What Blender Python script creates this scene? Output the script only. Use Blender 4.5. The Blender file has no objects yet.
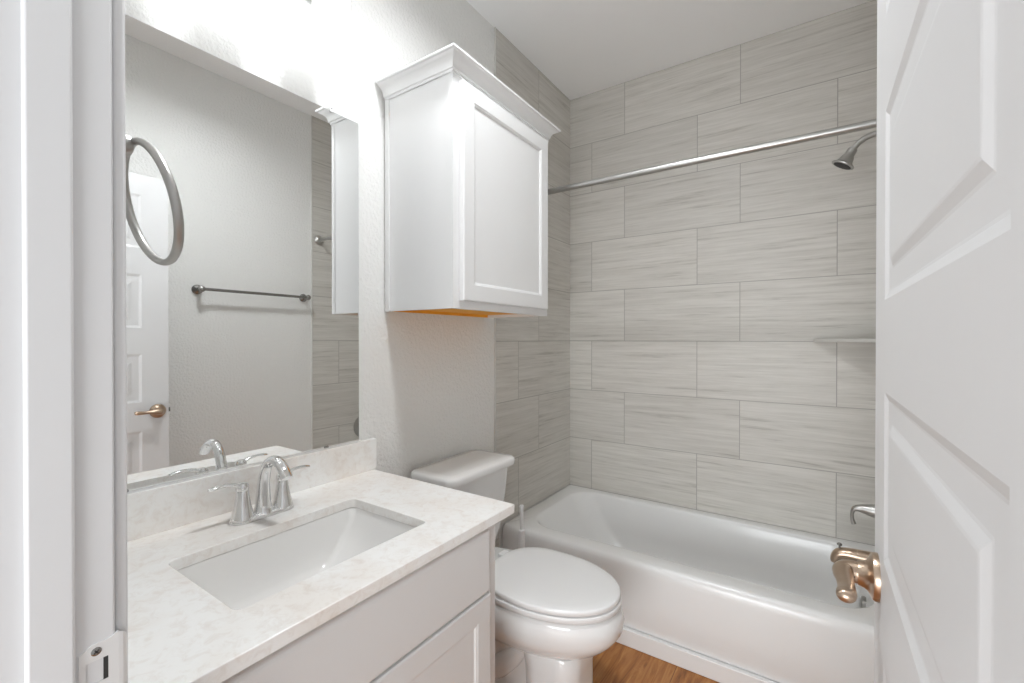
import bpy, bmesh, math, random
from mathutils import Vector, Matrix
R = math.radians
PI = math.pi
C = bpy.context.scene.collection
S = bpy.context.scene

# ------------------------------------------------------------------ camera, world, light, exposure
cam = bpy.data.cameras.new('camera')
cam.sensor_width = 36.0
cam.lens = 448.93 / 1024 * 36
cam.clip_start = 0.01
camo = bpy.data.objects.new('camera', cam)
C.objects.link(camo)
camo.location = (1.2779, -2.5451, 1.2606)
camo.rotation_euler = (R(90 - 0.308), 0, R(34.029))
S.camera = camo

w = bpy.data.worlds.new('daylight')
S.world = w
w.use_nodes = True
w.node_tree.nodes['Background'].inputs[0].default_value = (0.965, 0.985, 1.0, 1)
w.node_tree.nodes['Background'].inputs[1].default_value = 0.68

S.view_settings.view_transform = 'Standard'
S.view_settings.look = 'None'
S.view_settings.gamma = 1
S.view_settings.use_curve_mapping = False
S.view_settings.exposure = 0.12
SHADE_POWER = 2.6
FILL_LAMP_POWER = 146.0  # strength of the added ceiling fill lamp

# added fill light, unseen in the hall behind the camera
HALL_POWER = 96.0
hl = bpy.data.lights.new('hall_fill_light', 'AREA')
hl.shape = 'RECTANGLE'
hl.size, hl.size_y = 2.4, 1.3
hl.energy = HALL_POWER
hl.color = (0.93, 0.97, 1.0)
hlo = bpy.data.objects.new('hall_fill_light', hl)
C.objects.link(hlo)
hlo.location = (1.3, -4.7, 0.85)
hlo.rotation_euler = (R(90), 0, 0)

try:
    S.cycles.max_bounces = 16
    S.cycles.diffuse_bounces = 8
    S.cycles.glossy_bounces = 8
    S.cycles.caustics_reflective = False
    S.cycles.use_denoising = True
except Exception:
    pass

# ------------------------------------------------------------------ materials
def new_mat(name):
    m = bpy.data.materials.new(name)
    m.use_nodes = True
    return m, m.node_tree, m.node_tree.nodes['Principled BSDF']


def N(nt, kind, **kw):
    n = nt.nodes.new(kind)
    for k, v in kw.items():
        setattr(n, k, v)
    return n


def math_node(nt, op, a, b=None, c=None):
    n = N(nt, 'ShaderNodeMath', operation=op)
    for i, v in enumerate((a, b, c)):
        if v is None:
            continue
        if isinstance(v, (int, float)):
            n.inputs[i].default_value = v
        else:
            nt.links.new(v, n.inputs[i])
    return n.outputs[0]


def plain(name, col, rough=0.4, metal=0.0, coat=0.0, bump=None, spec=None):
    m, nt, b = new_mat(name)
    b.inputs['Base Color'].default_value = (*col, 1)
    b.inputs['Roughness'].default_value = rough
    b.inputs['Metallic'].default_value = metal
    b.inputs['Coat Weight'].default_value = coat
    b.inputs['Coat Roughness'].default_value = 0.05
    if spec is not None:
        b.inputs['Specular IOR Level'].default_value = spec
    if bump:
        scale, strength, dist = bump
        tc = N(nt, 'ShaderNodeTexCoord')
        no = N(nt, 'ShaderNodeTexNoise')
        no.inputs['Scale'].default_value = scale
        no.inputs['Detail'].default_value = 3
        nt.links.new(tc.outputs['Object'], no.inputs['Vector'])
        bp = N(nt, 'ShaderNodeBump')
        bp.inputs['Strength'].default_value = strength
        bp.inputs['Distance'].default_value = dist
        nt.links.new(no.outputs['Fac'], bp.inputs['Height'])
        nt.links.new(bp.outputs['Normal'], b.inputs['Normal'])
    return m


def tile_material(name, along, even, odd):
    """Large rectified tiles in courses; `along` is the axis the courses run in."""
    H, W, Z0 = 0.3016, 0.607, 0.345
    m, nt, b = new_mat(name)
    tc = N(nt, 'ShaderNodeTexCoord')
    sp = N(nt, 'ShaderNodeSeparateXYZ')
    nt.links.new(tc.outputs['Object'], sp.inputs[0])
    u = sp.outputs[along]
    z = sp.outputs['Z']
    rowf = math_node(nt, 'DIVIDE', math_node(nt, 'SUBTRACT', z, Z0), H)
    row = math_node(nt, 'FLOOR', rowf)
    par = math_node(nt, 'FLOORED_MODULO', row, 2.0)
    off = math_node(nt, 'ADD', even, math_node(nt, 'MULTIPLY', par, odd - even))
    colf = math_node(nt, 'DIVIDE', math_node(nt, 'SUBTRACT', u, off), W)
    col = math_node(nt, 'FLOOR', colf)
    fz = math_node(nt, 'SUBTRACT', rowf, row)
    fu = math_node(nt, 'SUBTRACT', colf, col)
    dz = math_node(nt, 'MULTIPLY', math_node(nt, 'MINIMUM', fz, math_node(nt, 'SUBTRACT', 1.0, fz)), H)
    du = math_node(nt, 'MULTIPLY', math_node(nt, 'MINIMUM', fu, math_node(nt, 'SUBTRACT', 1.0, fu)), W)
    d = math_node(nt, 'MINIMUM', dz, du)
    mr = N(nt, 'ShaderNodeMapRange')
    mr.inputs['From Min'].default_value = 0.0012
    mr.inputs['From Max'].default_value = 0.0022
    nt.links.new(d, mr.inputs['Value'])
    # per-tile random
    cid = N(nt, 'ShaderNodeCombineXYZ')
    nt.links.new(col, cid.inputs[0])
    nt.links.new(row, cid.inputs[1])
    wn = N(nt, 'ShaderNodeTexWhiteNoise', noise_dimensions='2D')
    nt.links.new(cid.outputs[0], wn.inputs['Vector'])
    rnd = wn.outputs['Value']
    # streaks that run along the tile
    def streak(su, sz, detail, seed):
        cv = N(nt, 'ShaderNodeCombineXYZ')
        nt.links.new(math_node(nt, 'ADD', math_node(nt, 'MULTIPLY', u, su), math_node(nt, 'MULTIPLY', rnd, 57.0)), cv.inputs[0])
        nt.links.new(math_node(nt, 'MULTIPLY', z, sz), cv.inputs[1])
        nt.links.new(math_node(nt, 'MULTIPLY', rnd, 31.0 + seed), cv.inputs[2])
        no = N(nt, 'ShaderNodeTexNoise')
        no.inputs['Scale'].default_value = 1.0
        no.inputs['Detail'].default_value = detail
        no.inputs['Roughness'].default_value = 0.6
        no.inputs['Distortion'].default_value = 0.4
        nt.links.new(cv.outputs[0], no.inputs['Vector'])
        return no.outputs['Fac']
    s1 = streak(3.0, 70.0, 4.0, 0)
    s2 = streak(1.2, 18.0, 3.0, 11)
    s3 = streak(14.0, 190.0, 2.0, 23)
    r1 = N(nt, 'ShaderNodeValToRGB')
    e = r1.color_ramp.elements
    e[0].position = 0.30; e[0].color = TILE_DARK
    e[1].position = 0.60; e[1].color = TILE_LIGHT
    mid = r1.color_ramp.elements.new(0.43); mid.color = TILE_MID
    s = math_node(nt, 'ADD', math_node(nt, 'MULTIPLY', s1, 0.62), math_node(nt, 'ADD', math_node(nt, 'MULTIPLY', s2, 0.22), math_node(nt, 'MULTIPLY', s3, 0.16)))
    nt.links.new(s, r1.inputs[0])
    hsv = N(nt, 'ShaderNodeHueSaturation')
    nt.links.new(math_node(nt, 'ADD', 0.96, math_node(nt, 'MULTIPLY', rnd, 0.08)), hsv.inputs['Value'])
    nt.links.new(r1.outputs[0], hsv.inputs['Color'])
    mx = N(nt, 'ShaderNodeMix', data_type='RGBA')
    nt.links.new(mr.outputs[0], mx.inputs['Factor'])
    mx.inputs['A'].default_value = (0.34, 0.325, 0.30, 1)
    nt.links.new(hsv.outputs[0], mx.inputs['B'])
    nt.links.new(mx.outputs['Result'], b.inputs['Base Color'])
    b.inputs['Roughness'].default_value = 0.42
    bp = N(nt, 'ShaderNodeBump')
    bp.inputs['Strength'].default_value = 0.35
    bp.inputs['Distance'].default_value = 0.002
    nt.links.new(mr.outputs[0], bp.inputs['Height'])
    nt.links.new(bp.outputs['Normal'], b.inputs['Normal'])
    return m


TILE_DARK = (0.345, 0.325, 0.29, 1)
TILE_MID = (0.545, 0.525, 0.485, 1)
TILE_LIGHT = (0.635, 0.615, 0.575, 1)


def stone_material(name):
    m, nt, b = new_mat(name)
    tc = N(nt, 'ShaderNodeTexCoord')
    n1 = N(nt, 'ShaderNodeTexNoise'); n1.inputs['Scale'].default_value = 42; n1.inputs['Detail'].default_value = 9
    n1.inputs['Roughness'].default_value = 0.68; n1.inputs['Distortion'].default_value = 0.7
    n2 = N(nt, 'ShaderNodeTexNoise'); n2.inputs['Scale'].default_value = 7; n2.inputs['Detail'].default_value = 5
    nt.links.new(tc.outputs['Object'], n1.inputs['Vector'])
    nt.links.new(tc.outputs['Object'], n2.inputs['Vector'])
    r1 = N(nt, 'ShaderNodeValToRGB')
    e = r1.color_ramp.elements
    e[0].position = 0.30; e[0].color = (0.80, 0.765, 0.73, 1)
    e[1].position = 0.52; e[1].color = (0.89, 0.885, 0.87, 1)
    nt.links.new(n1.outputs['Fac'], r1.inputs[0])
    r2 = N(nt, 'ShaderNodeValToRGB')
    e = r2.color_ramp.elements
    e[0].position = 0.36; e[0].color = (0.95, 0.915, 0.885, 1)
    e[1].position = 0.58; e[1].color = (1, 1, 1, 1)
    nt.links.new(n2.outputs['Fac'], r2.inputs[0])
    mx = N(nt, 'ShaderNodeMix', data_type='RGBA', blend_type='MULTIPLY')
    mx.inputs['Factor'].default_value = 1
    nt.links.new(r1.outputs[0], mx.inputs['A'])
    nt.links.new(r2.outputs[0], mx.inputs['B'])
    nt.links.new(mx.outputs['Result'], b.inputs['Base Color'])
    b.inputs['Roughness'].default_value = 0.22
    return m


def wood_material(name, dark, mid, light, plank=0.30, along='Y', rough=0.35, seams=True):
    m, nt, b = new_mat(name)
    tc = N(nt, 'ShaderNodeTexCoord')
    sp = N(nt, 'ShaderNodeSeparateXYZ')
    nt.links.new(tc.outputs['Object'], sp.inputs[0])
    a = sp.outputs[along]
    c = sp.outputs['X' if along == 'Y' else 'Y']
    pf = math_node(nt, 'DIVIDE', math_node(nt, 'ADD', c, 0.06), plank)
    p = math_node(nt, 'FLOOR', pf)
    wn = N(nt, 'ShaderNodeTexWhiteNoise', noise_dimensions='1D')
    nt.links.new(p, wn.inputs['W'])
    rnd = wn.outputs['Value']
    cv = N(nt, 'ShaderNodeCombineXYZ')
    nt.links.new(math_node(nt, 'ADD', math_node(nt, 'MULTIPLY', a, 3.5), math_node(nt, 'MULTIPLY', rnd, 40.0)), cv.inputs[0])
    nt.links.new(math_node(nt, 'MULTIPLY', c, 34.0), cv.inputs[1])
    nt.links.new(math_node(nt, 'MULTIPLY', rnd, 17.0), cv.inputs[2])
    no = N(nt, 'ShaderNodeTexNoise')
    no.inputs['Scale'].default_value = 1.0
    no.inputs['Detail'].default_value = 6
    no.inputs['Roughness'].default_value = 0.62
    no.inputs['Distortion'].default_value = 1.2
    nt.links.new(cv.outputs[0], no.inputs['Vector'])
    r = N(nt, 'ShaderNodeValToRGB')
    e = r.color_ramp.elements
    e[0].position = 0.28; e[0].color = (*dark, 1)
    e[1].position = 0.68; e[1].color = (*light, 1)
    k = r.color_ramp.elements.new(0.47); k.color = (*mid, 1)
    nt.links.new(no.outputs['Fac'], r.inputs[0])
    out = r.outputs[0]
    if seams:
        f = math_node(nt, 'SUBTRACT', pf, p)
        d = math_node(nt, 'MULTIPLY', math_node(nt, 'MINIMUM', f, math_node(nt, 'SUBTRACT', 1.0, f)), plank)
        mr = N(nt, 'ShaderNodeMapRange')
        mr.inputs['From Min'].default_value = 0.0006
        mr.inputs['From Max'].default_value = 0.0016
        nt.links.new(d, mr.inputs['Value'])
        mx = N(nt, 'ShaderNodeMix', data_type='RGBA')
        nt.links.new(mr.outputs[0], mx.inputs['Factor'])
        mx.inputs['A'].default_value = (dark[0] * .75, dark[1] * .75, dark[2] * .75, 1)
        nt.links.new(out, mx.inputs['B'])
        out = mx.outputs['Result']
    nt.links.new(out, b.inputs['Base Color'])
    b.inputs['Roughness'].default_value = rough
    return m


M = {}
M['wall'] = plain('textured_grey_wall_paint', (0.77, 0.768, 0.75), 0.7, bump=(85, 0.6, 0.007))
M['ceiling'] = plain('ceiling_paint', (0.90, 0.90, 0.90), 0.9, bump=(150, 0.15, 0.003))
M['trim'] = plain('white_trim_paint', (0.68, 0.68, 0.685), 0.38)
M['door'] = plain('white_door_paint', (0.72, 0.72, 0.725), 0.42)
M['cab'] = plain('white_cabinet_paint', (0.76, 0.76, 0.76), 0.32)
M['porcelain'] = plain('white_porcelain', (0.78, 0.78, 0.775), 0.07, coat=0.3)
M['basin'] = plain('basin_porcelain', (0.80, 0.79, 0.775), 0.10, coat=0.3)
M['acrylic'] = plain('white_tub_enamel', (0.78, 0.78, 0.775), 0.24, coat=0.12)
M['seat'] = plain('white_seat_plastic', (0.80, 0.80, 0.80), 0.2)
M['plastic'] = plain('white_plastic', (0.78, 0.78, 0.78), 0.3)
M['chrome'] = plain('chrome', (0.78, 0.78, 0.78), 0.04, 1.0)
M['nickel'] = plain('brushed_nickel', (0.46, 0.455, 0.44), 0.38, 1.0)
M['steel'] = plain('satin_strike_steel', (0.76, 0.76, 0.755), 0.40, 0.2)
M['warm_metal'] = plain('warm_tinted_nickel', (0.54, 0.415, 0.315), 0.28, 1.0)  # nickel with the floor's warm reflection put into its colour; spout shares it
M['edge'] = plain('grey_tile_edge', (0.60, 0.59, 0.56), 0.5)
M['worn'] = plain('worn_wood_recess', (0.55, 0.53, 0.48), 0.8, bump=(300, 0.6, 0.003))
M['dark'] = plain('dark_recess', (0.03, 0.03, 0.03), 0.6)
M['grey_metal'] = plain('dark_nickel', (0.33, 0.325, 0.315), 0.25, 1.0)
M['mirror'] = plain('mirror_silver', (0.93, 0.94, 0.935), 0.0, 1.0)
M['mirror_edge'] = plain('mirror_edge_glass', (0.10, 0.13, 0.12), 0.15)
M['tile_back'] = tile_material('tile_courses_back', 'X', 0.1465, 0.3527)
M['tile_side'] = tile_material('tile_courses_side', 'Y', -0.593, -0.386)
M['stone'] = stone_material('mottled_cream_stone')
M['floor'] = wood_material('oak_plank_floor', (0.15, 0.050, 0.010), (0.34, 0.130, 0.030), (0.48, 0.23, 0.070))
M['raw_wood'] = wood_material('raw_wood_panel', (0.68, 0.27, 0.02), (0.84, 0.38, 0.03), (0.90, 0.46, 0.06), plank=2.0, along='Y', rough=0.6, seams=False)
M['shelf'] = plain('shelf_stone', (0.58, 0.57, 0.54), 0.35)

m, nt, b = new_mat('lit_opal_glass')
b.inputs['Base Color'].default_value = (0.9, 0.9, 0.9, 1)
b.inputs['Roughness'].default_value = 0.3
b.inputs['Emission Color'].default_value = (0.945, 0.975, 1.0, 1)
b.inputs['Emission Strength'].default_value = SHADE_POWER
M['opal'] = m
m3 = m.copy()
m3.name = 'fill_lamp_lens'
m3.node_tree.nodes['Principled BSDF'].inputs['Emission Strength'].default_value = FILL_LAMP_POWER
M['lens'] = m3


# ------------------------------------------------------------------ mesh helpers
def obj(name, bm, mat, parent=None, smooth=False, bevel=0.0, seg=2, angle=35):
    bmesh.ops.recalc_face_normals(bm, faces=bm.faces)
    me = bpy.data.meshes.new(name)
    bm.to_mesh(me)
    bm.free()
    mats = mat if isinstance(mat, (list, tuple)) else [mat]
    for x in mats:
        me.materials.append(x)
    o = bpy.data.objects.new(name, me)
    C.objects.link(o)
    if parent is not None:
        o.parent = parent
        o.matrix_parent_inverse = Matrix.Translation(-parent.location)
    if smooth:
        for p in me.polygons:
            p.use_smooth = True
        if smooth != 'all':
            try:
                me.set_sharp_from_angle(angle=R(angle))
            except Exception:
                pass
    if bevel:
        bv = o.modifiers.new('bevel', 'BEVEL')
        bv.width = bevel
        bv.segments = seg
        bv.limit_method = 'ANGLE'
        bv.angle_limit = R(40)
        for p in me.polygons:
            p.use_smooth = True
        try:
            me.set_sharp_from_angle(angle=R(35))
        except Exception:
            pass
        bv.harden_normals = False
    return o


def thing(name, loc, label, cat, group=None):
    o = bpy.data.objects.new(name, None)
    o.empty_display_size = 0.05
    C.objects.link(o)
    o.location = loc
    return tag(o, label, cat, group)


def tag(o, label, cat, group=None):
    o['label'] = label
    o['category'] = cat
    if group:
        o['group'] = group
    return o


def struct(o):
    o['kind'] = 'structure'
    return o


def add_box(bm, x0, x1, y0, y1, z0, z1, mi=0):
    v = [bm.verts.new((x, y, z)) for x in (x0, x1) for y in (y0, y1) for z in (z0, z1)]
    for q in ((0, 1, 3, 2), (4, 6, 7, 5), (0, 4, 5, 1), (2, 3, 7, 6), (0, 2, 6, 4), (1, 5, 7, 3)):
        f = bm.faces.new([v[i] for i in q])
        f.material_index = mi
    return bm


def box(x0, x1, y0, y1, z0, z1):
    return add_box(bmesh.new(), x0, x1, y0, y1, z0, z1)


def add_loft(bm, rings, cap0=True, cap1=True, closed=True, mi=0):
    vr = [[bm.verts.new(p) for p in r] for r in rings]
    n = len(vr[0])
    for a, b_ in zip(vr, vr[1:]):
        for i in range(n if closed else n - 1):
            j = (i + 1) % n
            f = bm.faces.new((a[i], a[j], b_[j], b_[i]))
            f.material_index = mi
    for flag, r in ((cap0, vr[0]), (cap1, vr[-1])):
        if flag:
            f = bm.faces.new(r)
            f.material_index = mi
    return vr


def add_fan(bm, ring, centre, mi=0):
    c = bm.verts.new(centre)
    n = len(ring)
    for i in range(n):
        f = bm.faces.new((ring[i], ring[(i + 1) % n], c))
        f.material_index = mi


def frames(pts):
    T = []
    n = len(pts)
    for i in range(n):
        a = pts[max(0, i - 1)]
        b_ = pts[min(n - 1, i + 1)]
        T.append((b_ - a).normalized())
    ref = Vector((0, 0, 1)) if abs(T[0].z) < 0.9 else Vector((1, 0, 0))
    u = (ref - T[0] * ref.dot(T[0])).normalized()
    out = []
    for t in T:
        u = (u - t * u.dot(t)).normalized()
        out.append((t, u, t.cross(u)))
    return out


def smooth_path(pts, rad, k=4):
    """Catmull-Rom through control points; each entry of rad is r or (ru, rv)."""
    P = [Vector(p) for p in pts]
    Q = [(r, r) if isinstance(r, (int, float)) else r for r in rad]
    op, orr = [], []
    n = len(P)
    for i in range(n - 1):
        p0, p1, p2, p3 = P[max(0, i - 1)], P[i], P[i + 1], P[min(n - 1, i + 2)]
        for s in range(k):
            t = s / k
            op.append(0.5 * ((2 * p1) + (p2 - p0) * t + (2 * p0 - 5 * p1 + 4 * p2 - p3) * t * t + (3 * p1 - p0 - 3 * p2 + p3) * t ** 3))
            orr.append(tuple(Q[i][c] * (1 - t) + Q[i + 1][c] * t for c in (0, 1)))
    op.append(P[-1]); orr.append(Q[-1])
    return op, orr


def add_tube(bm, pts, rad, n=16, closed=False, caps=True, mi=0):
    pts = [Vector(p) for p in pts]
    if isinstance(rad, (int, float)):
        rad = [rad] * len(pts)
    rad = [(r, r) if isinstance(r, (int, float)) else r for r in rad]
    if closed:
        c = sum(pts, Vector()) / len(pts)
        fr = []
        m_ = len(pts)
        for i in range(m_):
            t = (pts[(i + 1) % m_] - pts[i - 1]).normalized()
            o_ = (pts[i] - c).normalized()
            o_ = (o_ - t * o_.dot(t)).normalized()
            fr.append((t, o_, t.cross(o_)))
    else:
        fr = frames(pts)
    rings = []
    for p, (t, u, v), (ru, rv) in zip(pts, fr, rad):
        rings.append([p + u * math.cos(2 * PI * k / n) * ru + v * math.sin(2 * PI * k / n) * rv for k in range(n)])
    if closed:
        rings.append(None)
        vr = [[bm.verts.new(p) for p in r] for r in rings[:-1]]
        m_ = len(vr)
        for a in range(m_):
            A, B = vr[a], vr[(a + 1) % m_]
            for i in range(n):
                j = (i + 1) % n
                f = bm.faces.new((A[i], A[j], B[j], B[i]))
                f.material_index = mi
    else:
        add_loft(bm, rings, caps, caps, mi=mi)
    return bm


def add_lathe(bm, origin, axis, prof, n=32, mi=0):
    """prof: list of (radius, distance along axis); closed at both ends."""
    o = Vector(origin)
    t = Vector(axis).normalized()
    ref = Vector((0, 0, 1)) if abs(t.z) < 0.9 else Vector((1, 0, 0))
    u = (ref - t * ref.dot(t)).normalized()
    v = t.cross(u)
    rings = [[o + t * h + (u * math.cos(2 * PI * k / n) + v * math.sin(2 * PI * k / n)) * max(r, 1e-4) for k in range(n)] for r, h in prof]
    add_loft(bm, rings)
    return bm


def rrect(x0, x1, y0, y1, r, z, k=8):
    r = max(min(r, (x1 - x0) / 2 - 1e-4, (y1 - y0) / 2 - 1e-4), 1e-4)
    out = []
    for cx, cy, a0 in ((x1 - r, y1 - r, 0), (x0 + r, y1 - r, 90), (x0 + r, y0 + r, 180), (x1 - r, y0 + r, 270)):
        for i in range(k + 1):
            a = R(a0 + 90 * i / k)
            out.append((cx + r * math.cos(a), cy + r * math.sin(a), z))
    return out


def egg(xb, xf, hw, z, cy, n=56, xm=None, pb=2.6, pf=2.0):
    """Elongated outline: blunt at the back (xb), rounder at the front (xf)."""
    if xm is None:
        xm = xb + (xf - xb) * 0.45
    out = []
    for i in range(n):
        a = 2 * PI * i / n
        c, s = math.cos(a), math.sin(a)
        p = pf if c >= 0 else pb
        L = (xf - xm) if c >= 0 else (xm - xb)
        k = (abs(c) ** p + abs(s) ** p) ** (-1 / p)
        out.append((xm + L * c * k, cy + hw * s * k, z))
    return out


# ------------------------------------------------------------------ the room
ROOM_X, FRONT, H = 1.524, -2.389, 2.758
WT = 0.115                                   # thickness of the front wall
JL, JR, DH = 0.675, 1.394, 2.045             # door opening

struct(obj('floor', box(-0.12, ROOM_X + 0.12, -4.2, 0.12, -0.06, 0.0), M['floor']))
struct(obj('ceiling', box(-0.12, ROOM_X + 0.12, FRONT - WT, 0.12, H, H + 0.06), M['ceiling']))
struct(obj('wall_left', box(-0.12, -0.006, FRONT - WT, 0.12, 0, H), M['wall']))
struct(obj('wall_right', box(ROOM_X + 0.006, ROOM_X + 0.12, FRONT - WT, 0.12, 0, H), M['wall']))
bm = bmesh.new()
add_box(bm, -0.006, JL - 0.019, FRONT - WT, FRONT, 0, H)
add_box(bm, JR + 0.019, ROOM_X + 0.006, FRONT - WT, FRONT, 0, H)
add_box(bm, JL - 0.019, JR + 0.019, FRONT - WT, FRONT, DH + 0.019, H)
struct(obj('wall_front', bm, M['wall']))
# tiled walls of the tub alcove
struct(obj('wall_back', box(-0.006, ROOM_X + 0.006, 0.0, 0.12, 0, H), M['tile_back']))
TE = -0.793
for nm, xa, xb in (('wall_left_tile', -0.006, 0.0), ('wall_right_tile', ROOM_X, ROOM_X + 0.006)):
    bm = bmesh.new()
    add_box(bm, xa, xb, TE, 0.0, 0.347, H)
    add_box(bm, xa, xb, TE, -0.765, 0.0, 0.347)
    struct(obj(nm, bm, M['tile_side']))
struct(obj('trim_1', box(-0.006, 0.003, TE - 0.006, TE, 0, H), M['edge']))      # edge strips of the tiling
struct(obj('trim_2', box(ROOM_X - 0.003, ROOM_X + 0.006, TE - 0.006, TE, 0, H), M['edge']))
struct(obj('baseboard_left', box(-0.006, 0.008, -1.553, TE - 0.006, 0, 0.09), M['trim'], bevel=0.003))
struct(obj('baseboard_right', box(ROOM_X - 0.008, ROOM_X + 0.006, FRONT, TE - 0.006, 0, 0.09), M['trim'], bevel=0.003))

# door frame: jambs, head, stops, casing on the room side
bm = bmesh.new()
y0, y1 = FRONT - WT - 0.002, FRONT - 0.001
add_box(bm, JL - 0.019, JL, y0, y1, 0, DH + 0.019)
add_box(bm, JR, JR + 0.019, y0, y1, 0, DH + 0.019)
add_box(bm, JL, JR, y0, y1, DH, DH + 0.019)
fr = struct(obj('trim_3', bm, M['trim'], bevel=0.0025, seg=3))
bm = bmesh.new()
s0, s1 = -2.4555, -2.4215
add_box(bm, JL, JL + 0.007, s0, s1, 0, DH)
add_box(bm, JR - 0.007, JR, s0, s1, 0, DH)
add_box(bm, JL, JR, s0, s1, DH - 0.007, DH)
struct(obj('trim_4', bm, M['trim'], bevel=0.003, seg=3))
bm = bmesh.new()
for (yy0, yy1) in ((FRONT, FRONT + 0.0115), (FRONT - WT - 0.012, FRONT - WT)):
    add_box(bm, JL - 0.066, JL - 0.006, yy0, yy1, 0, DH + 0.066)
    add_box(bm, JR + 0.012, JR + 0.07, yy0, yy1, 0, DH + 0.066)
    add_box(bm, JL - 0.006, JR + 0.012, yy0, yy1, DH + 0.006, DH + 0.066)
struct(obj('trim_5', bm, M['trim'], bevel=0.003))

# strike plate let into the left jamb
zc = 0.924
bm = bmesh.new()
pl = []
x = JL + 0.0012
# outline in (y, z) with a hole for the latch; the lip curls round the jamb corner
def plate_bm():
    b2 = bmesh.new()
    h, top = 0.0285, zc
    ya, yb = -2.4185, -2.3875
    outer = [(ya, zc - h + 0.004), (ya + 0.004, zc - h), (yb - 0.010, zc - h), (yb, zc - h - 0.003), (yb, zc + h + 0.003), (yb - 0.010, zc + h), (ya + 0.010, zc + h), (ya, zc + h - 0.006)]
    hole = [(-2.4135, zc - 0.0115), (-2.396, zc - 0.0115), (-2.396, zc + 0.0115), (-2.4135, zc + 0.0115)]
    ed = []
    for lp in (outer, hole):
        vs = [b2.verts.new((x, yy, zz)) for yy, zz in lp]
        for i in range(len(vs)):
            ed.append(b2.edges.new((vs[i], vs[(i + 1) % len(vs)])))
    bmesh.ops.triangle_fill(b2, use_beauty=True, edges=ed)
    r = bmesh.ops.extrude_face_region(b2, geom=b2.faces[:])
    for v in r['geom']:
        if isinstance(v, bmesh.types.BMVert):
            v.co.x -= 0.0035
    # curled lip
    pts = [(x - 0.0012, yb - 0.001), (x - 0.0016, yb + 0.003), (x - 0.004, yb + 0.0062), (x - 0.008, yb + 0.0083), (x - 0.013, yb + 0.0088)]
    hs = [h + 0.003, h + 0.0015, h - 0.003, h - 0.011, h - 0.020]
    rings = []
    for (px, py), hh in zip(pts, hs):
        rings.append([(px, py, zc - hh), (px + 0.0013, py + 0.0005, zc - hh), (px + 0.0013, py + 0.0005, zc + hh), (px, py, zc + hh)])
    add_loft(b2, rings)
    return b2
sk = obj('strike_plate', plate_bm(), M['steel'], fr)
obj('latch_hole', box(x - 0.0034, x - 0.0026, -2.4150, -2.3945, zc - 0.013, zc + 0.013), M['worn'], sk)
obj('hole_edge', box(x - 0.0026, x - 0.0006, -2.3998, -2.3958, zc - 0.0115, zc + 0.0115), M['dark'], sk)
for sgn in (-1, 1):
    bm = bmesh.new()
    add_lathe(bm, (x - 0.0005, -2.4055, zc + sgn * 0.0205), (1, 0, 0), [(0.0042, 0), (0.0042, 0.0007), (0.0030, 0.0013), (0.0, 0.0014)], n=20)
    sc_ = obj('screw', bm, M['grey_metal'], sk, smooth=True)
    bm = bmesh.new()
    for ang in (35, 125):
        ca, sa = math.cos(R(ang)), math.sin(R(ang))
        q = []
        for du, dv in ((-0.0024, -0.0005), (0.0024, -0.0005), (0.0024, 0.0005), (-0.0024, 0.0005)):
            q.append((du * ca - dv * sa, du * sa + dv * ca))
        add_loft(bm, [[(x + 0.0008, -2.4055 + a, zc + sgn * 0.0205 + b_) for a, b_ in q], [(x + 0.00125, -2.4055 + a, zc + sgn * 0.0205 + b_) for a, b_ in q]])
    obj('screw_slot', bm, M['dark'], sk)

# ------------------------------------------------------------------ the open panelled door
DX0, DX1 = 1.355, 1.390
DYF, DYH = -1.662, -2.371
DZ0, DZ1 = 0.012, 2.034
PY0, PY1 = -2.235, -1.767
tops = [1.940, 1.565, 1.190, 0.825, 0.465]
bots = [1.688, 1.313, 0.962, 0.600, 0.245]


def door_bm():
    b2 = bmesh.new()
    zs = [DZ0]
    for t, bt in zip(reversed(tops), reversed(bots)):
        zs += [bt, t]
    zs.append(DZ1)
    ys = [DYH, PY0, PY1, DYF]
    for face, sg in ((DX0, 1), (DX1, -1)):
        for i in range(3):
            for k in range(len(zs) - 1):
                ya, yb, za, zb = ys[i], ys[i + 1], zs[k], zs[k + 1]
                if i == 1 and k % 2 == 1:
                    rings = []
                    for ins, dep in ((0, 0), (0.003, 0.0010), (0.010, 0.0034), (0.013, 0.0038), (0.037, 0.0038), (0.040, 0.0034), (0.049, 0.0008), (0.052, 0.0004)):
                        rings.append([(face + sg * dep, p, q) for p, q in ((ya + ins, za + ins), (yb - ins, za + ins), (yb - ins, zb - ins), (ya + ins, zb - ins))])
                    add_loft(b2, rings, cap0=False, cap1=True)
                else:
                    b2.faces.new([b2.verts.new((face, p, q)) for p, q in ((ya, za), (yb, za), (yb, zb), (ya, zb))])
    for (ya, yb) in ((DYH, DYH), (DYF, DYF)):
        b2.faces.new([b2.verts.new((p, ya, q)) for p, q in ((DX0, DZ0), (DX1, DZ0), (DX1, DZ1), (DX0, DZ1))])
    for zz in (DZ0, DZ1):
        b2.faces.new([b2.verts.new((p, q, zz)) for p, q in ((DX0, DYH), (DX1, DYH), (DX1, DYF), (DX0, DYF))])
    bmesh.ops.remove_doubles(b2, verts=b2.verts, dist=1e-5)
    return b2


door = struct(obj('door_1', door_bm(), M['door']))
HY, HZ = -1.707, 0.914
hd = bmesh.new()
add_lathe(hd, (DX0, HY, HZ), (-1, 0, 0), [(0.0335, 0), (0.0335, 0.004), (0.032, 0.0075), (0.026, 0.010), (0.0215, 0.0125), (0.0185, 0.018), (0.0165, 0.024)], n=40)
hnd = obj('door_handle', hd, M['warm_metal'], door, smooth=True)


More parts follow.
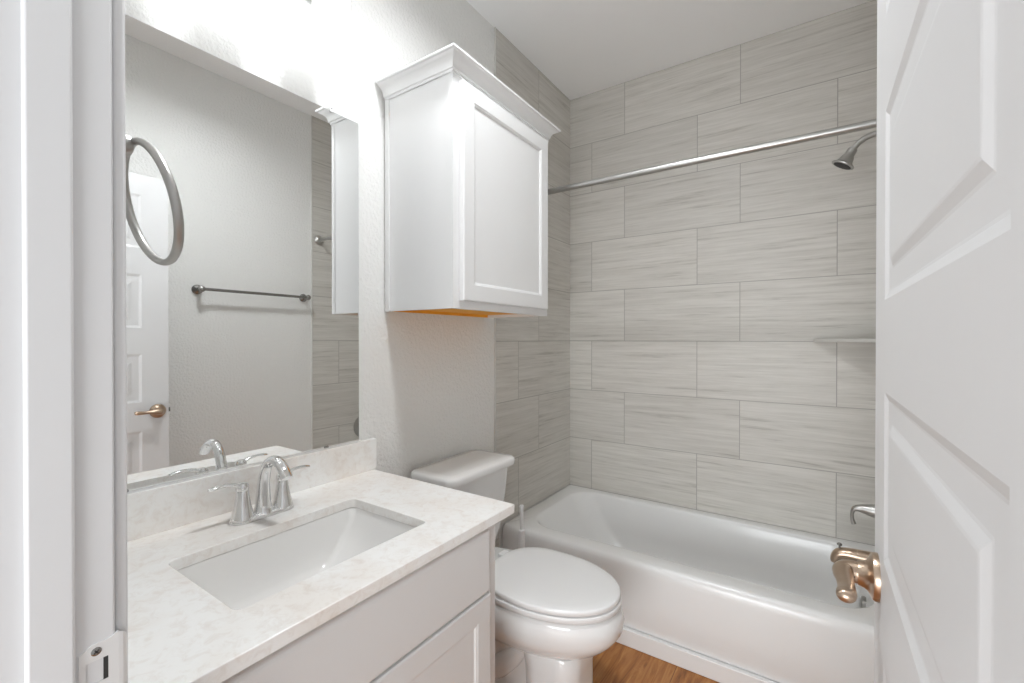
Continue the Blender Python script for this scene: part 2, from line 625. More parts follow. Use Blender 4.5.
def lever_bm(sx, x0):
    b2 = bmesh.new()
    p, r = smooth_path([(x0 + sx * 0.012, HY, HZ), (x0 + sx * 0.030, HY, HZ), (x0 + sx * 0.0395, HY - 0.005, HZ), (x0 + sx * 0.042, HY - 0.020, HZ + 0.001),
                        (x0 + sx * 0.041, HY - 0.042, HZ + 0.002), (x0 + sx * 0.040, HY - 0.064, HZ + 0.002), (x0 + sx * 0.041, HY - 0.084, HZ + 0.003), (x0 + sx * 0.042, HY - 0.094, HZ + 0.004)],
                       [0.0155, 0.0155, (0.0145, 0.0150), (0.0115, 0.0125), (0.0080, 0.0105), (0.0075, 0.0105), (0.0092, 0.0118), (0.0085, 0.0110)], 6)
    e_, d_ = p[-1], (p[-1] - p[-2]).normalized()
    for k in (0.25, 0.5, 0.75, 0.95):
        p.append(e_ + d_ * 0.007 * math.sin(k * PI / 2))
        r.append((0.0085 * math.cos(k * PI / 2), 0.0110 * math.cos(k * PI / 2)))
    add_tube(b2, p, r, 20)
    return b2


obj('lever', lever_bm(-1, DX0), M['warm_metal'], hnd, smooth=True)
bm = bmesh.new()
add_lathe(bm, (DX0 - 0.030, HY - 0.0153, HZ - 0.001), (0, -1, 0), [(0.0021, -0.001), (0.0021, 0.0004), (0.0, 0.0004)], n=16)
obj('set_screw', bm, M['dark'], hnd, smooth=True)
bm = bmesh.new()
add_lathe(bm, (DX1, HY, HZ), (1, 0, 0), [(0.0335, 0), (0.0335, 0.004), (0.032, 0.0075), (0.026, 0.010), (0.0215, 0.0125), (0.0185, 0.018), (0.0165, 0.024)], n=40)
h2 = obj('door_handle', bm, M['warm_metal'], door, smooth=True)
obj('lever', lever_bm(1, DX1), M['warm_metal'], h2, smooth=True)
bm = box(DX0 + 0.006, DX1 - 0.006, DYF, DYF + 0.0012, HZ - 0.028, HZ + 0.028)
add_box(bm, DX0 + 0.010, DX1 - 0.010, DYF, DYF + 0.010, HZ - 0.010, HZ + 0.010)
obj('latch', bm, M['grey_metal'], door)
for zz in (0.22, 1.02, 1.83):
    bm = bmesh.new()
    add_lathe(bm, (DX1 + 0.001, DYH + 0.008, zz - 0.044), (0, 0, 1), [(0.006, 0), (0.006, 0.088)], n=16)
    obj('hinge', bm, M['nickel'], door, smooth=True)

# ------------------------------------------------------------------ bathtub
def tub_bm():
    b2 = bmesh.new()
    xa, xb, yb = 0.0015, ROOM_X - 0.0015, -0.0015
    rings = []
    for yf, z, r in ((-0.742, 0.070, .002), (-0.7445, 0.075, .002), (-0.744, 0.18, .002), (-0.739, 0.300, .002), (-0.736, 0.322, .002), (-0.731, 0.334, .002), (-0.723, 0.3415, .002), (-0.712, 0.3445, .002)):
        rings.append(rrect(xa, xb, yf, yb, r, z, 10))
    # inside
    def inner(x0, x1, y0, y1, r, z):
        rings.append(rrect(x0, x1, y0, y1, r, z, 10))
    inner(0.078, 1.462, -0.650, -0.048, 0.13, 0.3455)
    inner(0.084, 1.457, -0.644, -0.054, 0.128, 0.3435)
    inner(0.090, 1.453, -0.638, -0.059, 0.125, 0.338)
    inner(0.098, 1.450, -0.632, -0.063, 0.122, 0.326)
    inner(0.140, 1.442, -0.624, -0.075, 0.12, 0.26)
    inner(0.205, 1.430, -0.612, -0.090, 0.12, 0.17)
    inner(0.260, 1.412, -0.598, -0.105, 0.12, 0.105)
    inner(0.300, 1.390, -0.582, -0.122, 0.12, 0.078)
    inner(0.360, 1.350, -0.550, -0.155, 0.11, 0.066)
    vr = add_loft(b2, rings, cap0=False, cap1=True)
    return b2


tub = thing('bathtub', (0.76, -0.38, 0), 'white alcove bathtub with plain apron below the tiled walls', 'bathtub')
obj('tub_shell', tub_bm(), M['acrylic'], tub, smooth=True, angle=50)
obj('apron_base', box(0.0015, ROOM_X - 0.0015, -0.762, -0.735, 0.001, 0.068), M['acrylic'], tub, bevel=0.002)
bm = bmesh.new()
add_lathe(bm, (1.432, -0.36, 0.235), (-1, 0, 0.10), [(0.034, -0.012), (0.034, 0.004), (0.030, 0.008), (0.0, 0.0095)], n=32)
obj('overflow_plate', bm, M['nickel'], tub, smooth=True)

# ------------------------------------------------------------------ toilet
TY = -1.195
TKY = -1.168
toi = thing('toilet', (0.35, TY, 0), 'white two piece toilet with closed oval lid between vanity and bathtub', 'toilet')


def bowl_bm():
    b2 = bmesh.new()
    rings = []
    for z, xb, xf, hw, xm in ((0.0, .135, .640, .108, .36), (0.012, .135, .640, .108, .36), (0.026, .14, .630, .090, .36), (0.07, .15, .625, .070, .36), (0.16, .16, .625, .068, .36),
                              (0.205, .15, .640, .085, .37), (0.232, .12, .665, .115, .40), (0.255, .10, .700, .141, .42), (0.278, .08, .732, .161, .44), (0.305, .07, .758, .177, .46), (0.33, .065, .775, .185, .47),
                              (0.362, .06, .780, .188, .47), (0.388, .06, .772, .184, .47), (0.397, .062, .766, .181, .47), (0.400, .066, .758, .176, .47)):
        rings.append(egg(xb, xf, hw, z, TY, xm=xm, pb=2.8, pf=2.1))
    add_loft(b2, rings)
    # front column of the pedestal
    rings = []
    for z, x0, x1, hw in ((0.0, .44, .672, .116), (0.015, .44, .672, .116), (0.035, .455, .664, .108), (0.10, .465, .660, .105), (0.18, .460, .660, .105), (0.225, .45, .664, .106), (0.245, .44, .658, .100)):
        rings.append(rrect(x0, x1, TY - hw, TY + hw, 0.065, z, 8))
    add_loft(b2, rings)
    # deck under the tank
    rings = []
    for z, hw, x0 in ((0.30, 0.10, .05), (0.34, 0.115, .035), (0.385, 0.125, .03), (0.3985, 0.122, .033)):
        rings.append(rrect(x0, 0.33, TY - hw, TY + hw, 0.03, z, 6))
    add_loft(b2, rings)
    # sculpted trapway on both flanks
    for s in (-1, 1):
        p, r = smooth_path([(0.47, TY + s * 0.060, 0.235), (0.41, TY + s * 0.066, 0.160), (0.33, TY + s * 0.066, 0.095), (0.25, TY + s * 0.062, 0.11), (0.215, TY + s * 0.070, 0.19), (0.19, TY + s * 0.065, 0.27)],
                           [(0.02, 0.02), (0.035, 0.030), (0.040, 0.034), (0.040, 0.034), (0.038, 0.034), (0.03, 0.03)], 6)
        add_tube(b2, p, r, 18)
    return b2


obj('bowl', bowl_bm(), M['porcelain'], toi, smooth=True, angle=50)
for s in (-1, 1):
    bm = bmesh.new()
    add_lathe(bm, (0.30, TY + s * 0.108, 0.010), (0, 0, 1), [(0.013, 0), (0.013, 0.012), (0.010, 0.019), (0.0, 0.022)], n=24)
    obj('bolt_cap', bm, M['plastic'], toi, smooth=True)


def lid_bm(xb, xf, hw, z0, z1, dome, rnd, rb=0.0012):
    b2 = bmesh.new()
    rings = []
    e = lambda i, z: rings.append(egg(xb + i, xf - i, hw - i, z, TY, n=72, xm=xb + 0.205, pb=2.7, pf=2.05))
    e(0.012, z0); e(rb, z0); e(0, z0 + rb)
    e(0, z1 - rnd); e(rnd * .3, z1 - rnd * .3); e(rnd, z1)
    if dome:
        e(0.03, z1 + dome * .45); e(0.07, z1 + dome * .8); e(0.12, z1 + dome)
    add_loft(b2, rings)
    return b2


obj('seat', lid_bm(0.285, 0.770, 0.186, 0.4052, 0.4232, 0, 0.002), M['seat'], toi, smooth=True, angle=50)
obj('seat_lid', lid_bm(0.298, 0.767, 0.183, 0.4278, 0.4448, 0.004, 0.005), M['seat'], toi, smooth=True, angle=50)
for s in (-1, 1):
    bm = box(0.262, 0.292, TY + s * 0.075 - 0.022, TY + s * 0.075 + 0.022, 0.399, 0.434)
    obj('seat_hinge', bm, M['seat'], toi, bevel=0.007, seg=3)


def tank_bm():
    b2 = bmesh.new()
    rings = []
    for z, xf, hw, r in ((0.402, .165, .118, .03), (0.408, .176, .136, .04), (0.430, .186, .156, .045), (0.48, .194, .170, .045), (0.56, .203, .180, .045), (0.66, .212, .188, .042), (0.737, .217, .192, .04)):
        rings.append(rrect(0.018, xf, TKY - hw, TKY + hw, r, z, 8))
    add_loft(b2, rings)
    return b2


obj('tank', tank_bm(), M['porcelain'], toi, smooth=True, angle=50)
bm = bmesh.new()
rings = []
for i, z in ((0.006, 0.737), (0.0015, 0.7385), (0, 0.743), (0, 0.758), (0.003, 0.765), (0.010, 0.769), (0.04, 0.7705)):
    rings.append(rrect(0.012 + i, 0.240 - i, TKY - 0.210 + i, TKY + 0.210 - i, max(0.042 - i * .5, .012), z, 8))
add_loft(bm, rings)
obj('tank_lid', bm, M['porcelain'], toi, smooth=True, angle=50)
bm = bmesh.new()
add_lathe(bm, (0.213, TKY - 0.14, 0.68), (1, 0, 0), [(0.013, 0), (0.013, 0.008), (0.008, 0.012), (0.006, 0.02)], n=20)
p, r = smooth_path([(0.232, TKY - 0.145, 0.68), (0.236, TKY - 0.11, 0.678), (0.236, TKY - 0.07, 0.672)], [0.005, 0.006, 0.007], 4)
add_tube(bm, p, r, 12)
obj('flush_lever', bm, M['chrome'], toi, smooth=True)

# toilet brush between toilet and tub
br = thing('toilet_brush', (0.172, -0.828, 0), 'slim white toilet brush standing between toilet and bathtub', 'toilet brush')
bm = bmesh.new()
add_lathe(bm, (0.172, -0.828, 0.0), (0, 0, 1), [(0.038, 0), (0.040, 0.006), (0.036, 0.02), (0.030, 0.16), (0.017, 0.20), (0.0155, 0.33), (0.0150, 0.390), (0.011, 0.394)], n=28)
obj('holder', bm, M['plastic'], br, smooth=True)
bm = bmesh.new()
add_lathe(bm, (0.172, -0.828, 0.400), (0, 0, 1), [(0.0085, -0.008), (0.0095, 0.09), (0.0105, 0.097), (0.0085, 0.104), (0.0, 0.106)], n=20)
obj('handle', bm, M['plastic'], br, smooth=True)

# ------------------------------------------------------------------ vanity
VR, VL, VF = -1.555, FRONT + 0.003, 0.553
van = thing('vanity_cabinet', (0.28, -1.965, 0), 'white bathroom vanity cabinet carrying the stone countertop', 'vanity')
bm = bmesh.new()
add_box(bm, 0.0, VF - 0.019, VR - 0.018, VR, 0.0, 0.786)
add_box(bm, 0.0, VF - 0.019, VL, VL + 0.018, 0.0, 0.786)
add_box(bm, 0.0, 0.012, VL + 0.018, VR - 0.018, 0.09, 0.786)
add_box(bm, 0.012, VF - 0.019, VL + 0.018, VR - 0.018, 0.09, 0.108)
add_box(bm, VF - 0.085, VF - 0.07, VL + 0.018, VR - 0.018, 0.0, 0.09)
obj('cabinet_body', bm, M['cab'], van)
bm = bmesh.new()
add_box(bm, VF - 0.019, VF, VR - 0.040, VR, 0.0, 0.786)
add_box(bm, VF - 0.019, VF, VL, VL + 0.04, 0.0, 0.786)
add_box(bm, VF - 0.019, VF, VL + 0.04, VR - 0.04, 0.745, 0.786)
add_box(bm, VF - 0.019, VF, VL + 0.04, VR - 0.04, 0.565, 0.605)
add_box(bm, VF - 0.019, VF, VL + 0.04, VR - 0.04, 0.09, 0.13)
obj('face_frame', bm, M['cab'], van)


def front_panel(x0, x1, ya, yb, za, zb, rings_):
    """Cabinet door or drawer front facing +x, built from nested inset loops."""
    b2 = bmesh.new()
    loop = lambda ins, dx: [(x1 - dx, p, q) for p, q in ((ya + ins, za + ins), (yb - ins, za + ins), (yb - ins, zb - ins), (ya + ins, zb - ins))]
    back = [(x0, p, q) for p, q in ((ya, za), (yb, za), (yb, zb), (ya, zb))]
    add_loft(b2, [back] + [loop(i, d) for i, d in rings_])
    return b2


SHAKER = ((0, 0.004), (0.0015, 0.0015), (0.004, 0), (0.054, 0), (0.056, 0.0015), (0.060, 0.0025), (0.063, 0.0065), (0.066, 0.007))
obj('drawer_front', front_panel(VF, VF + 0.019, VL + 0.012, -1.598, 0.597, 0.757, ((0, 0.007), (0.002, 0.0035), (0.006, 0.0008), (0.010, 0))), M['cab'], van)
for ya, yb in ((-1.978, -1.598), (VL + 0.012, -1.984)):
    obj('door', front_panel(VF, VF + 0.019, ya, yb, 0.115, 0.592, SHAKER), M['cab'], van)

# countertop with sink cut-out
CT, CB = 0.812, 0.787
SX0, SX1, SY0, SY1 = 0.198, 0.490, -2.188, -1.748
ctop = thing('vanity_countertop', (0.3, -1.953, CB), 'mottled cream stone countertop with low backsplash on the vanity', 'countertop')
bm = bmesh.new()
ed = []
outer = [(0.0, FRONT + 0.001), (0.602, FRONT + 0.001), (0.602, -1.531), (0.0, -1.531)]
inn = [(p[0], p[1]) for p in rrect(SX0, SX1, SY0, SY1, 0.018, 0, 6)]
for lp in (outer, inn):
    vs = [bm.verts.new((p[0], p[1], CB)) for p in lp]
    for i in range(len(vs)):
        ed.append(bm.edges.new((vs[i], vs[(i + 1) % len(vs)])))
bmesh.ops.triangle_fill(bm, use_beauty=True, edges=ed)
r = bmesh.ops.extrude_face_region(bm, geom=bm.faces[:])
for v in r['geom']:
    if isinstance(v, bmesh.types.BMVert):
        v.co.z += CT - CB
obj('stone_slab', bm, M['stone'], ctop, bevel=0.0018)
obj('backsplash', box(0.0, 0.020, FRONT + 0.001, -1.520, CT, 0.9165), M['stone'], ctop, bevel=0.0015)

# undermount basin
snk = thing('bathroom_sink', (0.335, -1.96, 0.65), 'white rectangular sink set under the stone countertop', 'sink')
SCX, SCY = (SX0 + SX1) / 2, (SY0 + SY1) / 2
bm = bmesh.new()
rings = []
def sr(hx, hy, rr, z, dx=0):
    rings.append(rrect(SCX + dx - hx, SCX + dx + hx, SCY - hy, SCY + hy, rr, z, 8))
sr(0.160, 0.234, 0.03, 0.7865); sr(0.1475, 0.2215, 0.020, 0.7865); sr(0.1465, 0.220, 0.020, 0.783)
sr(0.1445, 0.212, 0.018, 0.760); sr(0.142, 0.196, 0.017, 0.730); sr(0.138, 0.172, 0.016, 0.700); sr(0.133, 0.143, 0.016, 0.675)
sr(0.126, 0.112, 0.018, 0.660); sr(0.105, 0.085, 0.025, 0.654); sr(0.03, 0.03, 0.029, 0.651)
add_loft(bm, rings, cap0=False)
obj('basin', bm, M['basin'], snk, smooth=True, angle=60)
bm = bmesh.new()
add_lathe(bm, (SCX, SCY, 0.650), (0, 0, 1), [(0.027, 0), (0.027, 0.003), (0.021, 0.0045), (0.019, 0.003), (0.017, 0.005), (0.0, 0.007)], n=32)
obj('drain', bm, M['chrome'], snk, smooth=True)

# faucet
FX, FY = 0.112, -1.953
fau = thing('sink_faucet', (FX, FY, CT), 'chrome two handle faucet with arched spout behind the sink', 'faucet')
bm = bmesh.new()
rings = []
for i, z in ((0.0, CT + 0.0006), (0.0, CT + 0.006), (0.003, CT + 0.010), (0.010, CT + 0.0125)):
    rings.append(rrect(FX - 0.026 + i, FX + 0.026 - i, FY - 0.078 + i, FY + 0.078 - i, 0.026 - i, z, 10))
add_loft(bm, rings)
obj('base_plate', bm, M['chrome'], fau, smooth=True, angle=50)
p, r = smooth_path([(FX, FY, CT + 0.008), (FX, FY, CT + 0.022), (FX + 0.001, FY, CT + 0.055), (FX + 0.005, FY, CT + 0.092), (FX + 0.018, FY, CT + 0.126), (FX + 0.042, FY, CT + 0.146), (FX + 0.070, FY, CT + 0.147), (FX + 0.096, FY, CT + 0.131), (FX + 0.113, FY, CT + 0.113)],
                   [(0.025, 0.025), (0.0205, 0.0205), (0.0165, 0.0165), (0.0135, 0.014), (0.0115, 0.013), (0.0105, 0.013), (0.0105, 0.0135), (0.0105, 0.0145), (0.0100, 0.0140)], 6)
bm = bmesh.new()
add_tube(bm, p, r, 24)
obj('spout', bm, M['chrome'], fau, smooth=True)
bm = bmesh.new()
add_tube(bm, [(FX - 0.022, FY, CT + 0.010), (FX - 0.022, FY, CT + 0.062)], 0.0024, 12)
add_lathe(bm, (FX - 0.022, FY, CT + 0.060), (0, 0, 1), [(0.0025, 0), (0.0052, 0.003), (0.0052, 0.007), (0.003, 0.010), (0.0, 0.0105)], n=16)
obj('lift_rod', bm, M['chrome'], fau, smooth=True)
for s in (-1, 1):
    hy = FY + s * 0.0500
    bm = bmesh.new()
    add_lathe(bm, (FX, hy, CT + 0.006), (0, 0, 1), [(0.0265, 0), (0.0262, 0.006), (0.024, 0.012), (0.0190, 0.034), (0.0155, 0.054), (0.0135, 0.070), (0.0128, 0.071)], n=32)
    ho = obj('handle', bm, M['chrome'], fau, smooth=True)
    bm = bmesh.new()
    add_lathe(bm, (FX, hy, CT + 0.0775), (0, 0, 1), [(0.0140, 0), (0.0152, 0.004), (0.0150, 0.011), (0.0120, 0.0165), (0.006, 0.0185), (0.0, 0.019)], n=32)
    p, r = smooth_path([(FX, hy + s * 0.004, CT + 0.0870), (FX, hy + s * 0.022, CT + 0.0950), (FX, hy + s * 0.042, CT + 0.0985), (FX, hy + s * 0.062, CT + 0.0975), (FX, hy + s * 0.075, CT + 0.0955)],
                       [(0.0075, 0.010), (0.0045, 0.0080), (0.0038, 0.0075), (0.0040, 0.008), (0.0030, 0.006)], 6)
    add_tube(bm, p, r, 16)
    obj('lever', bm, M['chrome'], ho, smooth=True)

# ------------------------------------------------------------------ mirror
mz0, mz1, my0, my1 = 0.917, 1.986, -2.352, -1.578
mir = tag(obj('wall_mirror', box(-0.004, 0.0, my0, my1, mz0, mz1), [M['mirror_edge'], M['mirror']]), 'large frameless mirror on the wall above the vanity backsplash', 'mirror')
for pgn in mir.data.polygons:
    if pgn.normal.x > 0.9:
        pgn.material_index = 1
for yy, zz, s in ((-1.681, mz1, 1), (-1.70, mz0, -1), (-2.20, mz1, 1), (-2.20, mz0, -1)):
    bm = box(-0.004, 0.004, yy - 0.006, yy + 0.006, min(zz - s * 0.004, zz + s * 0.012), max(zz - s * 0.004, zz + s * 0.012)) if s > 0 else box(0.0002, 0.003, yy - 0.007, yy + 0.007, zz, zz + 0.006)
    ck = obj('mirror_clip', bm, M['plastic'] if s > 0 else M['grey_metal'], mir, bevel=0.001)
    if s > 0:
        bm = bmesh.new()
        add_lathe(bm, (0.004, yy, zz + 0.006), (1, 0, 0), [(0.002, 0), (0.002, 0.0006), (0, 0.0008)], n=12)
        obj('screw', bm, M['grey_metal'], ck, smooth=True)

# ------------------------------------------------------------------ vanity light
vl = thing('vanity_light', (0.0, -1.948, 2.33), 'three light vanity fixture with glowing white glass shades above the mirror', 'light fixture')
obj('back_plate', box(-0.006, 0.022, -2.21, -1.69, 2.300, 2.385), M['nickel'], vl, bevel=0.006, seg=3)
for sy in (-2.126, -1.944, -1.762):
    bm = bmesh.new()
    p, r = smooth_path([(0.020, sy, 2.345), (0.070, sy, 2.350), (0.110, sy, 2.338), (0.122, sy, 2.310), (0.122, sy, 2.288)], [0.008] * 5, 5)
    add_tube(bm, p, r, 14)
    add_lathe(bm, (0.122, sy, 2.262), (0, 0, 1), [(0.044, 0), (0.046, 0.004), (0.034, 0.022), (0.016, 0.034), (0.010, 0.040)], n=32)
    ar = obj('arm', bm, M['nickel'], vl, smooth=True)
    bm = bmesh.new()
    add_lathe(bm, (0.122, sy, 2.072), (0, 0, 1), [(0.0, 0.0), (0.020, 0.0005), (0.034, 0.004), (0.044, 0.012), (0.0495, 0.026), (0.050, 0.05), (0.050, 0.17), (0.047, 0.189)], n=40)
    obj('glass_shade', bm, M['opal'], ar, smooth=True, angle=60)

# added fill lamp, never in view: white can with its lens set up inside
dx, dy = 0.70, -1.66
dl = thing('fill_lamp', (dx, dy, H), 'added white round fill lamp on the ceiling, unseen, in front of the vanity', 'light fixture')
bm = bmesh.new()
add_lathe(bm, (dx, dy, H), (0, 0, -1), [(0.128, 0), (0.128, 0.060), (0.125, 0.064), (0.119, 0.064), (0.116, 0.060), (0.116, 0.012), (0.0, 0.012)], n=56)
obj('housing', bm, M['trim'], dl, smooth=True)
bm = bmesh.new()
add_lathe(bm, (dx, dy, H - 0.014), (0, 0, -1), [(0.112, 0), (0.111, 0.004), (0.0, 0.006)], n=56)
obj('lens', bm, M['lens'], dl, smooth=True)

# ------------------------------------------------------------------ cabinet over the toilet
CX, CY0, CY1, CZ0, CZ1 = 0.319, -1.463, -0.854, 1.360, 2.125
cab = thing('wall_cabinet', (0.0, (CY0 + CY1) / 2, CZ0), 'white wall cabinet with crown molding hung above the toilet', 'cabinet')
bm = bmesh.new()
add_box(bm, 0.0, CX - 0.019, CY0 + 0.002, CY0 + 0.016, CZ0, CZ1)
add_box(bm, 0.0, CX - 0.019, CY1 - 0.016, CY1 - 0.002, CZ0, CZ1)
add_box(bm, 0.0, 0.008, CY0 + 0.016, CY1 - 0.016, CZ0 + 0.02, CZ1)
add_box(bm, 0.008, CX - 0.019, CY0 + 0.016, CY1 - 0.016, CZ1 - 0.016, CZ1)
add_box(bm, 0.0, 0.020, CY0 - 0.002, CY0 + 0.002, CZ0, CZ1)
obj('cabinet_body', bm, M['cab'], cab)
bm = bmesh.new()
add_box(bm, 0.008, CX - 0.019, CY0 + 0.016, CY1 - 0.016, CZ0 + 0.012, CZ0 + 0.022)
add_box(bm, 0.0, 0.010, CY0 + 0.016, CY1 - 0.016, CZ0 + 0.001, CZ0 + 0.020)
o = obj('bottom_panel', bm, M['raw_wood'], cab)
o['label'] = 'bare orange wood underside panel'
bm = bmesh.new()
add_box(bm, CX - 0.019, CX, CY0, CY0 + 0.040, CZ0, CZ1)
add_box(bm, CX - 0.019, CX, CY1 - 0.040, CY1, CZ0, CZ1)
add_box(bm, CX - 0.019, CX, CY0 + 0.040, CY1 - 0.040, CZ0, CZ0 + 0.04)
add_box(bm, CX - 0.019, CX, CY0 + 0.040, CY1 - 0.040, CZ1 - 0.04, CZ1)
obj('face_frame', bm, M['cab'], cab)
obj('door', front_panel(CX + 0.002, CX + 0.021, CY0 + 0.030, CY1 - 0.028, 1.386, 2.098, SHAKER), M['cab'], cab)
prof = [(0.0, 2.112), (0.004, 2.112), (0.004, 2.120), (0.009, 2.122), (0.010, 2.127), (0.0125, 2.136), (0.018, 2.144), (0.026, 2.150), (0.034, 2.1535), (0.036, 2.156), (0.041, 2.1575), (0.043, 2.1595), (0.043, 2.1655), (0.0, 2.1655)]
bm = bmesh.new()
rings = []
for (px, py, ox, oy) in ((0.0, CY0, 0, -1), (CX, CY0, 1, -1), (CX, CY1, 1, 1), (0.0, CY1, 0, 1)):
    rings.append([(px + ox * o_, py + oy * o_, z) for o_, z in prof])
add_loft(bm, rings)
add_box(bm, 0.0, CX, CY0, CY1, 2.155, 2.164)
obj('crown_molding', bm, M['cab'], cab, smooth=True, angle=28)

# ------------------------------------------------------------------ rods, bars, shower fittings
RY, RZ = -0.747, 1.934
rod = thing('shower_curtain_rod', (0.76, RY, RZ), 'straight brushed metal curtain rod across the tub alcove', 'curtain rod')
bm = bmesh.new()
add_tube(bm, [(0.004, RY, RZ), (ROOM_X - 0.004, RY, RZ)], 0.0132, 24)
obj('rod_tube', bm, M['nickel'], rod, smooth=True)
for xx, s in ((0.0, 1), (ROOM_X, -1)):
    bm = bmesh.new()
    add_lathe(bm, (xx, RY, RZ), (s, 0, 0), [(0.030, 0), (0.031, 0.004), (0.026, 0.012), (0.0175, 0.018), (0.0160, 0.030)], n=32)
    obj('rod_flange', bm, M['nickel'], rod, smooth=True)

SY = -0.385
sh = thing('shower_sprayer', (ROOM_X, SY, 2.0), 'small bell shaped shower head on a bent arm above the tub', 'shower head')
bm = bmesh.new()
add_lathe(bm, (ROOM_X, SY, 2.030), (-1, 0, 0), [(0.030, 0), (0.029, 0.004), (0.020, 0.010), (0.011, 0.013)], n=28)
obj('wall_flange', bm, M['nickel'], sh, smooth=True)
bm = bmesh.new()
p, r = smooth_path([(ROOM_X - 0.004, SY, 2.030), (ROOM_X - 0.065, SY, 2.030), (ROOM_X - 0.104, SY, 2.014), (ROOM_X - 0.131, SY, 1.985)], [0.0105] * 4, 6)
add_tube(bm, p, r, 18)
obj('shower_arm', bm, M['nickel'], sh, smooth=True)
ax = Vector((-0.50, 0, -0.86)).normalized()
o0 = Vector((ROOM_X - 0.127, SY, 1.990))
bm = bmesh.new()
add_lathe(bm, o0, ax, [(0.011, 0), (0.0155, 0.002), (0.0165, 0.010), (0.0170, 0.026), (0.0215, 0.034), (0.0245, 0.046), (0.029, 0.056), (0.038, 0.061), (0.040, 0.064), (0.039, 0.067), (0.032, 0.068)], n=36)
hd_ = obj('spray_head', bm, M['nickel'], sh, smooth=True)
bm = bmesh.new()
add_lathe(bm, o0 + ax * 0.0675, ax, [(0.031, 0), (0.031, 0.0012), (0.026, 0.0022), (0.012, 0.0025), (0.0, 0.0025)], n=32)
o = obj('spray_face', bm, M['dark'], hd_, smooth=True)
o['label'] = 'dark spray face'

vz = 0.612
sv = thing('shower_valve', (ROOM_X, SY, vz), 'shower valve with hooked metal lever on the wall above tub spout', 'faucet')
bm = bmesh.new()
add_lathe(bm, (ROOM_X, SY, vz), (-1, 0, 0), [(0.085, 0), (0.085, 0.003), (0.078, 0.008), (0.045, 0.013), (0.030, 0.016), (0.026, 0.030), (0.022, 0.046), (0.016, 0.050)], n=40)
obj('escutcheon', bm, M['nickel'], sv, smooth=True)
bm = bmesh.new()
p, r = smooth_path([(ROOM_X - 0.040, SY, vz), (ROOM_X - 0.070, SY, vz + 0.002), (ROOM_X - 0.100, SY, vz + 0.003), (ROOM_X - 0.119, SY, vz - 0.002), (ROOM_X - 0.126, SY, vz - 0.018), (ROOM_X - 0.126, SY, vz - 0.040), (ROOM_X - 0.121, SY, vz - 0.060)],
                   [(0.030, 0.030), (0.023, 0.024), (0.0145, 0.016), (0.009, 0.013), (0.006, 0.011), (0.006, 0.010), (0.008, 0.010)], 6)
add_tube(bm, p, r, 18)
obj('lever', bm, M['nickel'], sv, smooth=True)

sz = 0.426
ts = thing('tub_spout', (ROOM_X, SY, sz), 'warm toned tub spout with pull up diverter knob at the tub end', 'faucet')
bm = bmesh.new()
p, r = smooth_path([(ROOM_X, SY, sz), (ROOM_X - 0.01, SY, sz), (ROOM_X - 0.08, SY, sz + 0.002), (ROOM_X - 0.14, SY, sz + 0.004), (ROOM_X - 0.165, SY, sz - 0.002), (ROOM_X - 0.178, SY, sz - 0.018), (ROOM_X - 0.180, SY, sz - 0.034)],
                   [(0.034, 0.034), (0.033, 0.033), (0.028, 0.028), (0.023, 0.024), (0.021, 0.023), (0.016, 0.021), (0.014, 0.020)], 6)
add_tube(bm, p, r, 24)
obj('spout', bm, M['warm_metal'], ts, smooth=True)
bm = bmesh.new()
add_lathe(bm, (ROOM_X - 0.165, SY, sz + 0.016), (0, 0, 1), [(0.0035, 0), (0.0035, 0.014), (0.0085, 0.017), (0.009, 0.021), (0.006, 0.024), (0.0, 0.0245)], n=20)
o = obj('diverter_knob', bm, M['grey_metal'], ts, smooth=True)
o['label'] = 'grey pull up diverter knob'

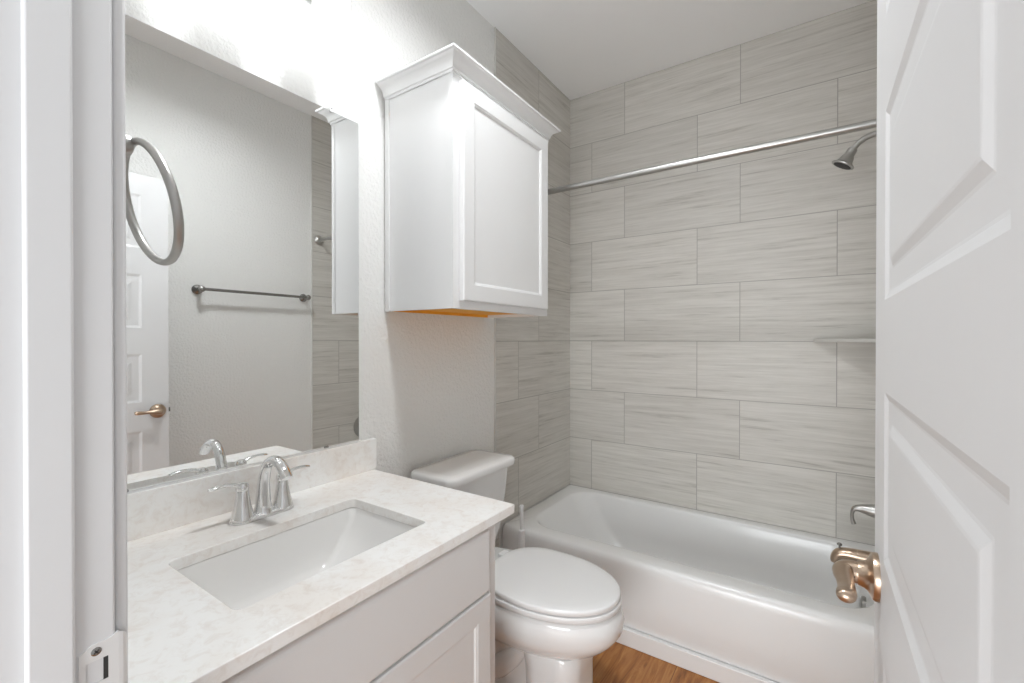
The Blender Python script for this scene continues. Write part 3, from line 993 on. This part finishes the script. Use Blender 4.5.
# corner shelf
bm = bmesh.new()
lp = [(ROOM_X, 0.0), (ROOM_X - 0.252, 0.0), (ROOM_X - 0.250, -0.014)]
for i in range(9):
    a = i / 8
    q = Vector((ROOM_X - 0.243, -0.026)).lerp(Vector((ROOM_X - 0.026, -0.243)), a)
    lp.append((q.x, q.y))
lp += [(ROOM_X - 0.014, -0.250), (ROOM_X, -0.252)]
add_loft(bm, [[(a, b_, 1.246) for a, b_ in lp], [(a, b_, 1.263) for a, b_ in lp]])
tag(obj('corner_shelf', bm, M['shelf'], bevel=0.003), 'small grey corner shelf on the tiled wall beyond the open door', 'shelf')

# towel bar on the right wall (seen in the mirror)
BZ = 1.532
tb = thing('towel_bar', (ROOM_X, -1.165, BZ), 'dark metal towel bar on the plain wall, seen in the mirror', 'towel bar')
for yy in (-1.472, -0.858):
    bm = bmesh.new()
    add_lathe(bm, (ROOM_X + 0.006, yy, BZ), (-1, 0, 0), [(0.026, 0), (0.026, 0.008), (0.020, 0.014), (0.011, 0.022), (0.010, 0.045), (0.015, 0.052), (0.0175, 0.062), (0.015, 0.072), (0.008, 0.078), (0.0, 0.079)], n=28)
    obj('post', bm, M['grey_metal'], tb, smooth=True)
bm = bmesh.new()
add_tube(bm, [(ROOM_X - 0.055, -1.475, BZ), (ROOM_X - 0.055, -0.855, BZ)], 0.0085, 18)
obj('bar', bm, M['grey_metal'], tb, smooth=True)

# towel ring on the front wall beside the door frame
tr = thing('towel_ring', (0.515, FRONT, 1.53), 'metal towel ring hanging beside the door frame in front of the mirror', 'towel ring')
RCX, RCY, RCZ, RR, TILT = 0.512, -2.309, 1.448, 0.0800, R(-14)
bm = bmesh.new()
pts = []
for i in range(72):
    a = 2 * PI * i / 72
    e2 = RR * math.sin(a)
    pts.append((RCX + RR * math.cos(a), RCY + e2 * math.sin(TILT), RCZ + e2 * math.cos(TILT)))
add_tube(bm, pts, (0.0055) if False else [(0.0048, 0.0060)] * 72, 16, closed=True)
obj('ring', bm, M['nickel'], tr, smooth=True)
bm = bmesh.new()
zt = RCZ + RR * math.cos(TILT)
add_lathe(bm, (RCX + 0.002, FRONT, zt - 0.006), (0, 1, 0), [(0.025, 0), (0.025, 0.006), (0.020, 0.012), (0.011, 0.018), (0.0105, 0.036), (0.0145, 0.041), (0.0155, 0.050), (0.013, 0.058), (0.007, 0.061), (0.0, 0.0615)], n=28)
obj('post', bm, M['nickel'], tr, smooth=True)
